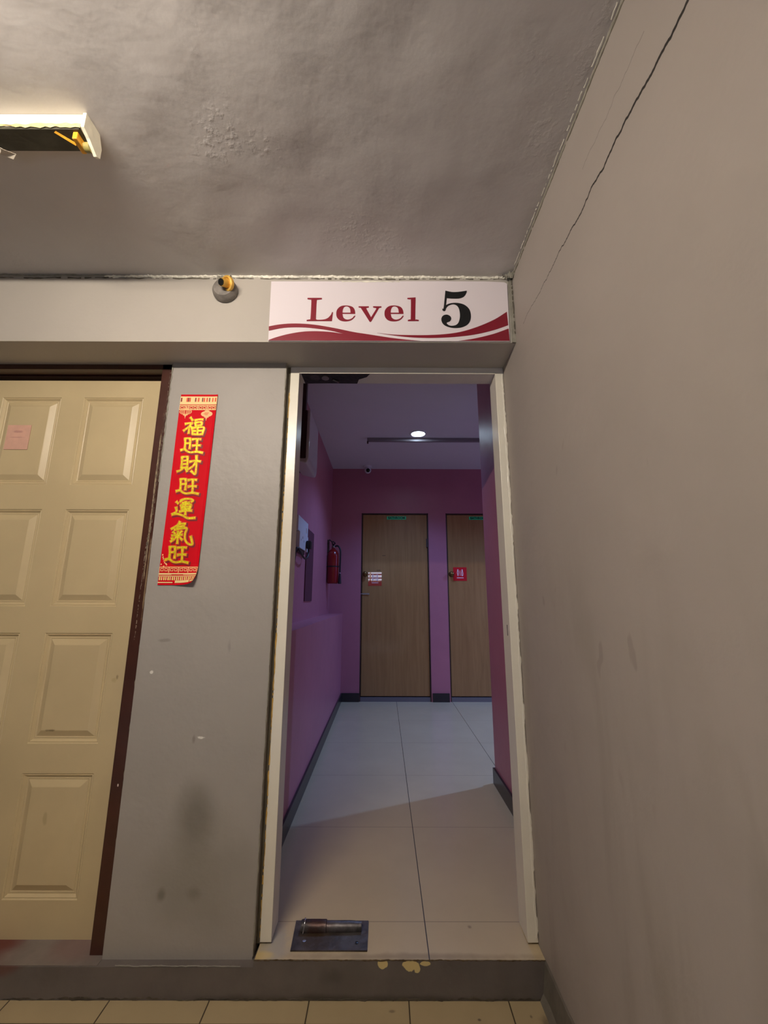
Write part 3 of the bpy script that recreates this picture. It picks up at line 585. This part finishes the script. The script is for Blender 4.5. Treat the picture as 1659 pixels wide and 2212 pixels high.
lathe('tube_holder', [(0, 0), (.011, 0), (.012, .004), (.012, .016), (0, .017)], (-.822, .905, 2.310), mat('old_holder', srgb(150, 138, 80), .4, mottle=(.2, 40)), f, (1, 0, 0), 20)
bm = bmesh.new(); q = [bm.verts.new(c) for c in ((-.88, .872, 2.3215), (-.845, .900, 2.3195), (-.848, .905, 2.316), (-.885, .874, 2.319))]; bm.faces.new(q); finish('hanging_flake', bm, M['amber'], f).modifiers.new('s', 'SOLIDIFY').thickness = .0008
bm = bmesh.new()
for c0 in ((-1.085, .915), (-1.06, .93)):
    q = [bm.verts.new((c0[0]+dx, c0[1]+dy, 2.319+dz)) for dx, dy, dz in ((-.02, .0, 0), (.0, -.018, -.004), (.025, 0, 0), (.01, .01, -.005))]; bm.faces.new(q)
finish('hanging_flake', bm, mat('flake_grey', srgb(190, 180, 165), .6), f).modifiers.new('s', 'SOLIDIFY').thickness = .0008
tl = thing('fluorescent_lamp', 'lit fluorescent tube lamp on the landing ceiling behind the viewer', 'lamp', (-.75, .05, 2.37))
box('lamp_body', -1.15, -.35, .02, .08, 2.335, 2.3695, M['fixwhite'], tl, .002)
lathe('tube', [(.0, -.37), (.013, -.37), (.013, .37), (.0, .37)], (-.75, .05, 2.29), M['tube'], tl, (1, 0, 0), 12)
for sx in (-1.135, -.375): box('tube_holder', sx, sx+.012, -.0+.035, .065, 2.273, 2.336, M['fixwhite'], tl)

# ---------------------------------------------------------------- corridor doors
def flush_door(name, label, x0, x1, kx):
    d = thing(name, label, 'door', ((x0+x1)/2, 4.85, 0), kind='structure')
    boxes('door_frame', [(x0, x0+.012, 4.850, 4.93, 0, DT), (x1-.012, x1, 4.850, 4.93, 0, DT), (x0, x1, 4.850, 4.93, DT-.012, DT)], M['darkwood'], d)
    lf = box('door_leaf', x0+.016, x1-.016, 4.862, 4.90, .055, DT-.016, M['ply'], d, .002)
    box('threshold', x0, x1, 4.852, 4.93, 0, .045, mat('threshold_stone', srgb(110, 104, 108), .3), d)
    bm = bmesh.new(); addlathe(bm, [(0, 0), (.030, 0), (.030, .006), (.013, .010), (.012, .03), (.024, .036), (.028, .050), (.022, .062), (0, .066)], (kx, 4.862, 1.385), (0, -1, 0), 24)
    finish('door_knob', bm, M['knob'], lf, True)
    return d, lf
d1, l1 = flush_door('door_2', 'plywood bathroom door with steel bolt at the corridor end', *D1, -.213)
bm = bmesh.new(); addbox(bm, -.245, -.16, 4.856, 4.862, 1.148, 1.166); addtube(bm, [(-.262, 4.851, 1.157), (-.17, 4.851, 1.157)], .005, 8); addbox(bm, -.182, -.172, 4.845, 4.862, 1.146, 1.168)
finish('door_bolt', bm, M['steel'], l1)
boxes('scratch_mark', [(-.015, .025, 4.8612, 4.8625, 1.598, 1.602), (-.08, -.035, 4.8612, 4.8625, 1.425, 1.430)], M['black'], l1)
bm = bmesh.new()
for z in (1.75, ): addbox(bm, .505, .523, 4.846, 4.864, 1.70, 1.80)
finish('door_hinge', bm, M['darkwood'], l1)
d2, l2 = flush_door('door_3', 'plywood bathroom door half hidden behind the right corridor wall', *D2, .79)
def green_label(x, label):
    t = thing('bathroom_label', label, 'label', (x, 4.862, 2.03), group='green bathroom labels')
    box('label_plate', x-.115, x+.115, 4.8595, 4.8615, 2.032, 2.070, M['green'], t)
    text_mesh('lettering', 'BATHROOM', .036, M['black'], lambda a, b, c: Vector((x+a, 4.8588-c*.3, 2.051+b)), t, offset=.0012, sx=1.0)
green_label(.155, 'green BATHROOM label on top of the left plywood door')
green_label(1.14, 'green BATHROOM label on top of the half-hidden plywood door')
def restroom_sticker(x, z, label, shiny):
    t = thing('restroom_sticker', label, 'sticker', (x, 4.862, z), group='red restroom stickers')
    box('sticker_plate', x-.078, x+.078, 4.8592, 4.8616, z-.078, z+.078, M['redgloss' if shiny else 'redsign'], t)
    y = 4.8588; pm = mat('print_pale', srgb(236, 205, 215), .4)
    def ring(cx, pts, inner):
        return [[(cx+a, z+b) for a, b in pts], [(cx+a, z+b) for a, b in inner]]
    fig1 = [(0, .056), (.008, .048), (.006, .042), (.012, .018), (.006, -.010), (.004, -.024), (-.004, -.024), (-.006, -.010), (-.012, .018), (-.006, .042), (-.008, .048)]
    in1 = [(0, .034), (.005, .018), (0, -.004), (-.005, .018)]
    fig2 = [(0, .056), (.008, .048), (.006, .042), (.012, .010), (.010, -.018), (.004, -.024), (-.004, -.024), (-.010, -.018), (-.012, .010), (-.006, .042), (-.008, .048)]
    in2 = [(0, .034), (.004, .010), (.003, -.012), (-.003, -.012), (-.004, .010)]
    outline_mesh('figure_print', ring(x-.024, fig1, in1), pm, t, y, .0006)
    outline_mesh('figure_print', ring(x+.026, fig2, in2), pm, t, y, .0006)
    outline_mesh('figure_print', [[(x-.002, z+.042), (x+.003, z+.042), (x+.003, z-.020), (x-.002, z-.020)]], pm, t, y, .0006)
    outline_mesh('figure_print', [[(x-.038, z-.040), (x+.040, z-.040), (x+.040, z-.048), (x-.038, z-.048)]], pm, t, y, .0006)
    return t
s1 = restroom_sticker(-.098, 1.328, 'red sticker with window glare on the left plywood door', True)
restroom_sticker(.893, 1.388, 'red sticker with two figures on the half-hidden plywood door', False)

# ---------------------------------------------------------------- corridor fittings
c = thing('cctv_camera', 'small white dome camera at the corridor ceiling above the left plywood door', 'camera', (-.195, 4.76, 2.66))
lathe('camera_base', [(0, 0), (.052, 0), (.050, -.016), (.030, -.024), (0, -.024)], (-.195, 4.74, 2.66), M['camwhite'], c)
bm = bmesh.new(); bmesh.ops.create_uvsphere(bm, u_segments=24, v_segments=16, radius=.040); bmesh.ops.translate(bm, verts=bm.verts, vec=(-.190, 4.735, 2.607)); finish('camera_body', bm, M['camwhite'], c, True)
lathe('camera_lens', [(0, 0), (.024, 0), (.022, .006), (0, .007)], (-.186, 4.700, 2.596), M['lens'], c, (.05, -1, -.25))
t = thing('downlight', 'glowing round white downlight in the corridor ceiling', 'lamp', (.33, 3.73, 2.66))
lathe('trim_ring', [(.062, 0), (.085, 0), (.083, -.008), (.066, -.010), (.062, -.004)], (.33, 3.73, 2.66), M['camwhite'], t)
lathe('led_lens', [(0, -.012), (.03, -.012), (.055, -.009), (.066, -.001), (.0, -.001)], (.33, 3.73, 2.66), M['ledglass'], t)
t = thing('downlight', 'round downlight in the hall ceiling round the corner', 'lamp', (2.75, 3.69, 2.66))
lathe('trim_ring', [(.062, 0), (.085, 0), (.083, -.008), (.066, -.010), (.062, -.004)], (2.75, 3.69, 2.66), M['camwhite'], t)
t = thing('ceiling_conduit', 'thin square conduit across the corridor ceiling behind the downlight', 'conduit', (.6, 3.88, 2.66))
box('conduit_channel', -.164, 3.2, 3.845, 3.875, 2.625, 2.6595, M['trunk'], t, .001)
box('conduit_end_drop', -.166, -.152, 3.848, 3.872, 2.606, 2.626, M['darkwood'], t)
# wall box high up on the left
t = thing('wall_cabinet', 'white fronted box with dark sides high on the left corridor wall', 'cabinet', (-.55, 2.8, 2.0))
box('cabinet_body', -.619, -.512, 2.56, 2.90, 2.00, 2.335, M['darkwood'], t, .002)
bm = bmesh.new(); prof = []
for i in range(9):
    a = math.pi/2*i/8; prof.append((-.490+.018*math.cos(a)-.018, 1.965+.05-.05*math.sin(a)))
pr = [(-.490, 2.338), (-.490, 2.02)]+prof[1:]+[(-.512, 1.965), (-.60, 1.985), (-.60, 1.999), (-.511, 1.999), (-.511, 2.338)]
A = [bm.verts.new((x, 2.562, z)) for x, z in pr]; B = [bm.verts.new((x, 2.905, z)) for x, z in pr]
bm.faces.new(A); bm.faces.new(B)
for i in range(len(pr)): bm.faces.new((A[i], A[(i+1) % len(pr)], B[(i+1) % len(pr)], B[i]))
cf = finish('cabinet_front', bm, mat('glossy_cabinet_white', srgb(200, 196, 196), .14), t)
md = cf.modifiers.new('b', 'BEVEL'); md.width = .009; md.segments = 5; cf.data.shade_smooth()
cf.data.set_sharp_from_angle(angle=math.radians(60))
wp = box('wall_panel', -.619, -.534, 2.62, 2.66, 2.34, 2.659, M['darkwood']); tag(wp, 'dark upright board above the white fronted cabinet', 'board')
# niche panel
npn = box('wall_niche', -.6199, -.6125, 3.285, 3.615, 1.082, 1.66, M['panelpurple']); tag(npn, 'tall narrow dark panel on the left corridor wall beside the sockets', 'panel')
# sockets
t = thing('power_socket', 'pair of white power sockets with black plug on the left corridor wall', 'socket', (-.62, 3.05, 1.55))
u1 = box('socket_plate', -.6195, -.598, 2.86, 3.235, 1.575, 1.682, M['plastic'], t, .002)
u2 = box('socket_plate', -.6195, -.592, 2.90, 3.225, 1.455, 1.572, M['plastic'], t, .002)
box('rocker_switch', -.598, -.594, 3.16, 3.19, 1.60, 1.635, M['camwhite'], u1)
for HB in ((-.593, -.5915, 3.0, 3.012, 1.53, 1.548), (-.593, -.5915, 3.05, 3.058, 1.51, 1.525), (-.593, -.5915, 2.95, 2.958, 1.51, 1.525)): boxes('socket_hole', [HB], M['black'], u2)
box('wooden_backing', -.6195, -.60, 2.90, 3.14, 1.425, 1.455, M['darkwood'], t)
t = thing('power_plug', 'black plug with looped cable in the corridor wall socket', 'plug', (-.575, 3.17, 1.5))
box('plug_body', -.5905, -.555, 3.135, 3.195, 1.475, 1.535, M['rubber'], t, .006)
tube('cable', [(-.575, 3.165, 1.480), (-.575, 3.16, 1.44), (-.575, 3.12, 1.405), (-.578, 3.05, 1.39), (-.58, 2.97, 1.40), (-.58, 2.88, 1.42), (-.60, 2.84, 1.44), (-.61, 2.82, 1.30)], .007, M['rubber'], t)
# extinguisher
EX, EY = -.5535, 4.56
t = thing('fire_extinguisher', 'red fire extinguisher with black hose hanging in the corridor corner', 'fire extinguisher', (EX, EY, 1.27))
lathe('cylinder', [(0, 1.262), (.052, 1.262), (.062, 1.272), (.0635, 1.29), (.0635, 1.56), (.060, 1.59), (.048, 1.617), (.028, 1.635), (.018, 1.64), (.018, 1.655), (0, 1.655)], (EX, EY, 0), M['exred'], t)
lathe('valve', [(0, 1.650), (.016, 1.650), (.016, 1.675), (.010, 1.68), (.010, 1.692), (0, 1.692)], (EX, EY, 0), M['metal'], t, n=16)
tube('handle', [(EX-.01, EY, 1.685), (EX+.02, EY-.03, 1.70), (EX+.00, EY-.07, 1.715)], .006, M['rubber'], t)
tube('handle', [(EX-.01, EY, 1.69), (EX-.015, EY-.03, 1.715), (EX-.04, EY-.06, 1.735)], .006, M['rubber'], t)
lathe('pressure_gauge', [(0, 0), (.012, 0), (.012, .006), (0, .007)], (EX+.010, EY-.014, 1.664), M['steel'], t, (.3, -1, 0), 16)
tube('hose', [(EX+.012, EY-.01, 1.665), (EX+.05, EY-.02, 1.672), (EX+.078, EY-.025, 1.63), (EX+.082, EY-.03, 1.54), (EX+.080, EY-.03, 1.42), (EX+.082, EY-.03, 1.37)], .009, M['rubber'], t)
lathe('nozzle', [(0, 0), (.010, 0), (.012, -.02), (.019, -.11), (.016, -.112), (0, -.10)], (EX+.080, EY-.03, 1.372), M['rubber'], t, n=16)
lathe('hose_collar', [(0, 0), (.011, 0), (.011, .010), (0, .010)], (EX+.080, EY-.03, 1.370), M['steel'], t, n=12)
lathe('strap', [(.0637, 1.44), (.066, 1.44), (.066, 1.452), (.0637, 1.452)], (EX, EY, 0), M['rubber'], t)
box('wall_bracket', -.6195, -.60, EY-.02, EY+.02, 1.60, 1.74, M['darkwood'], t)
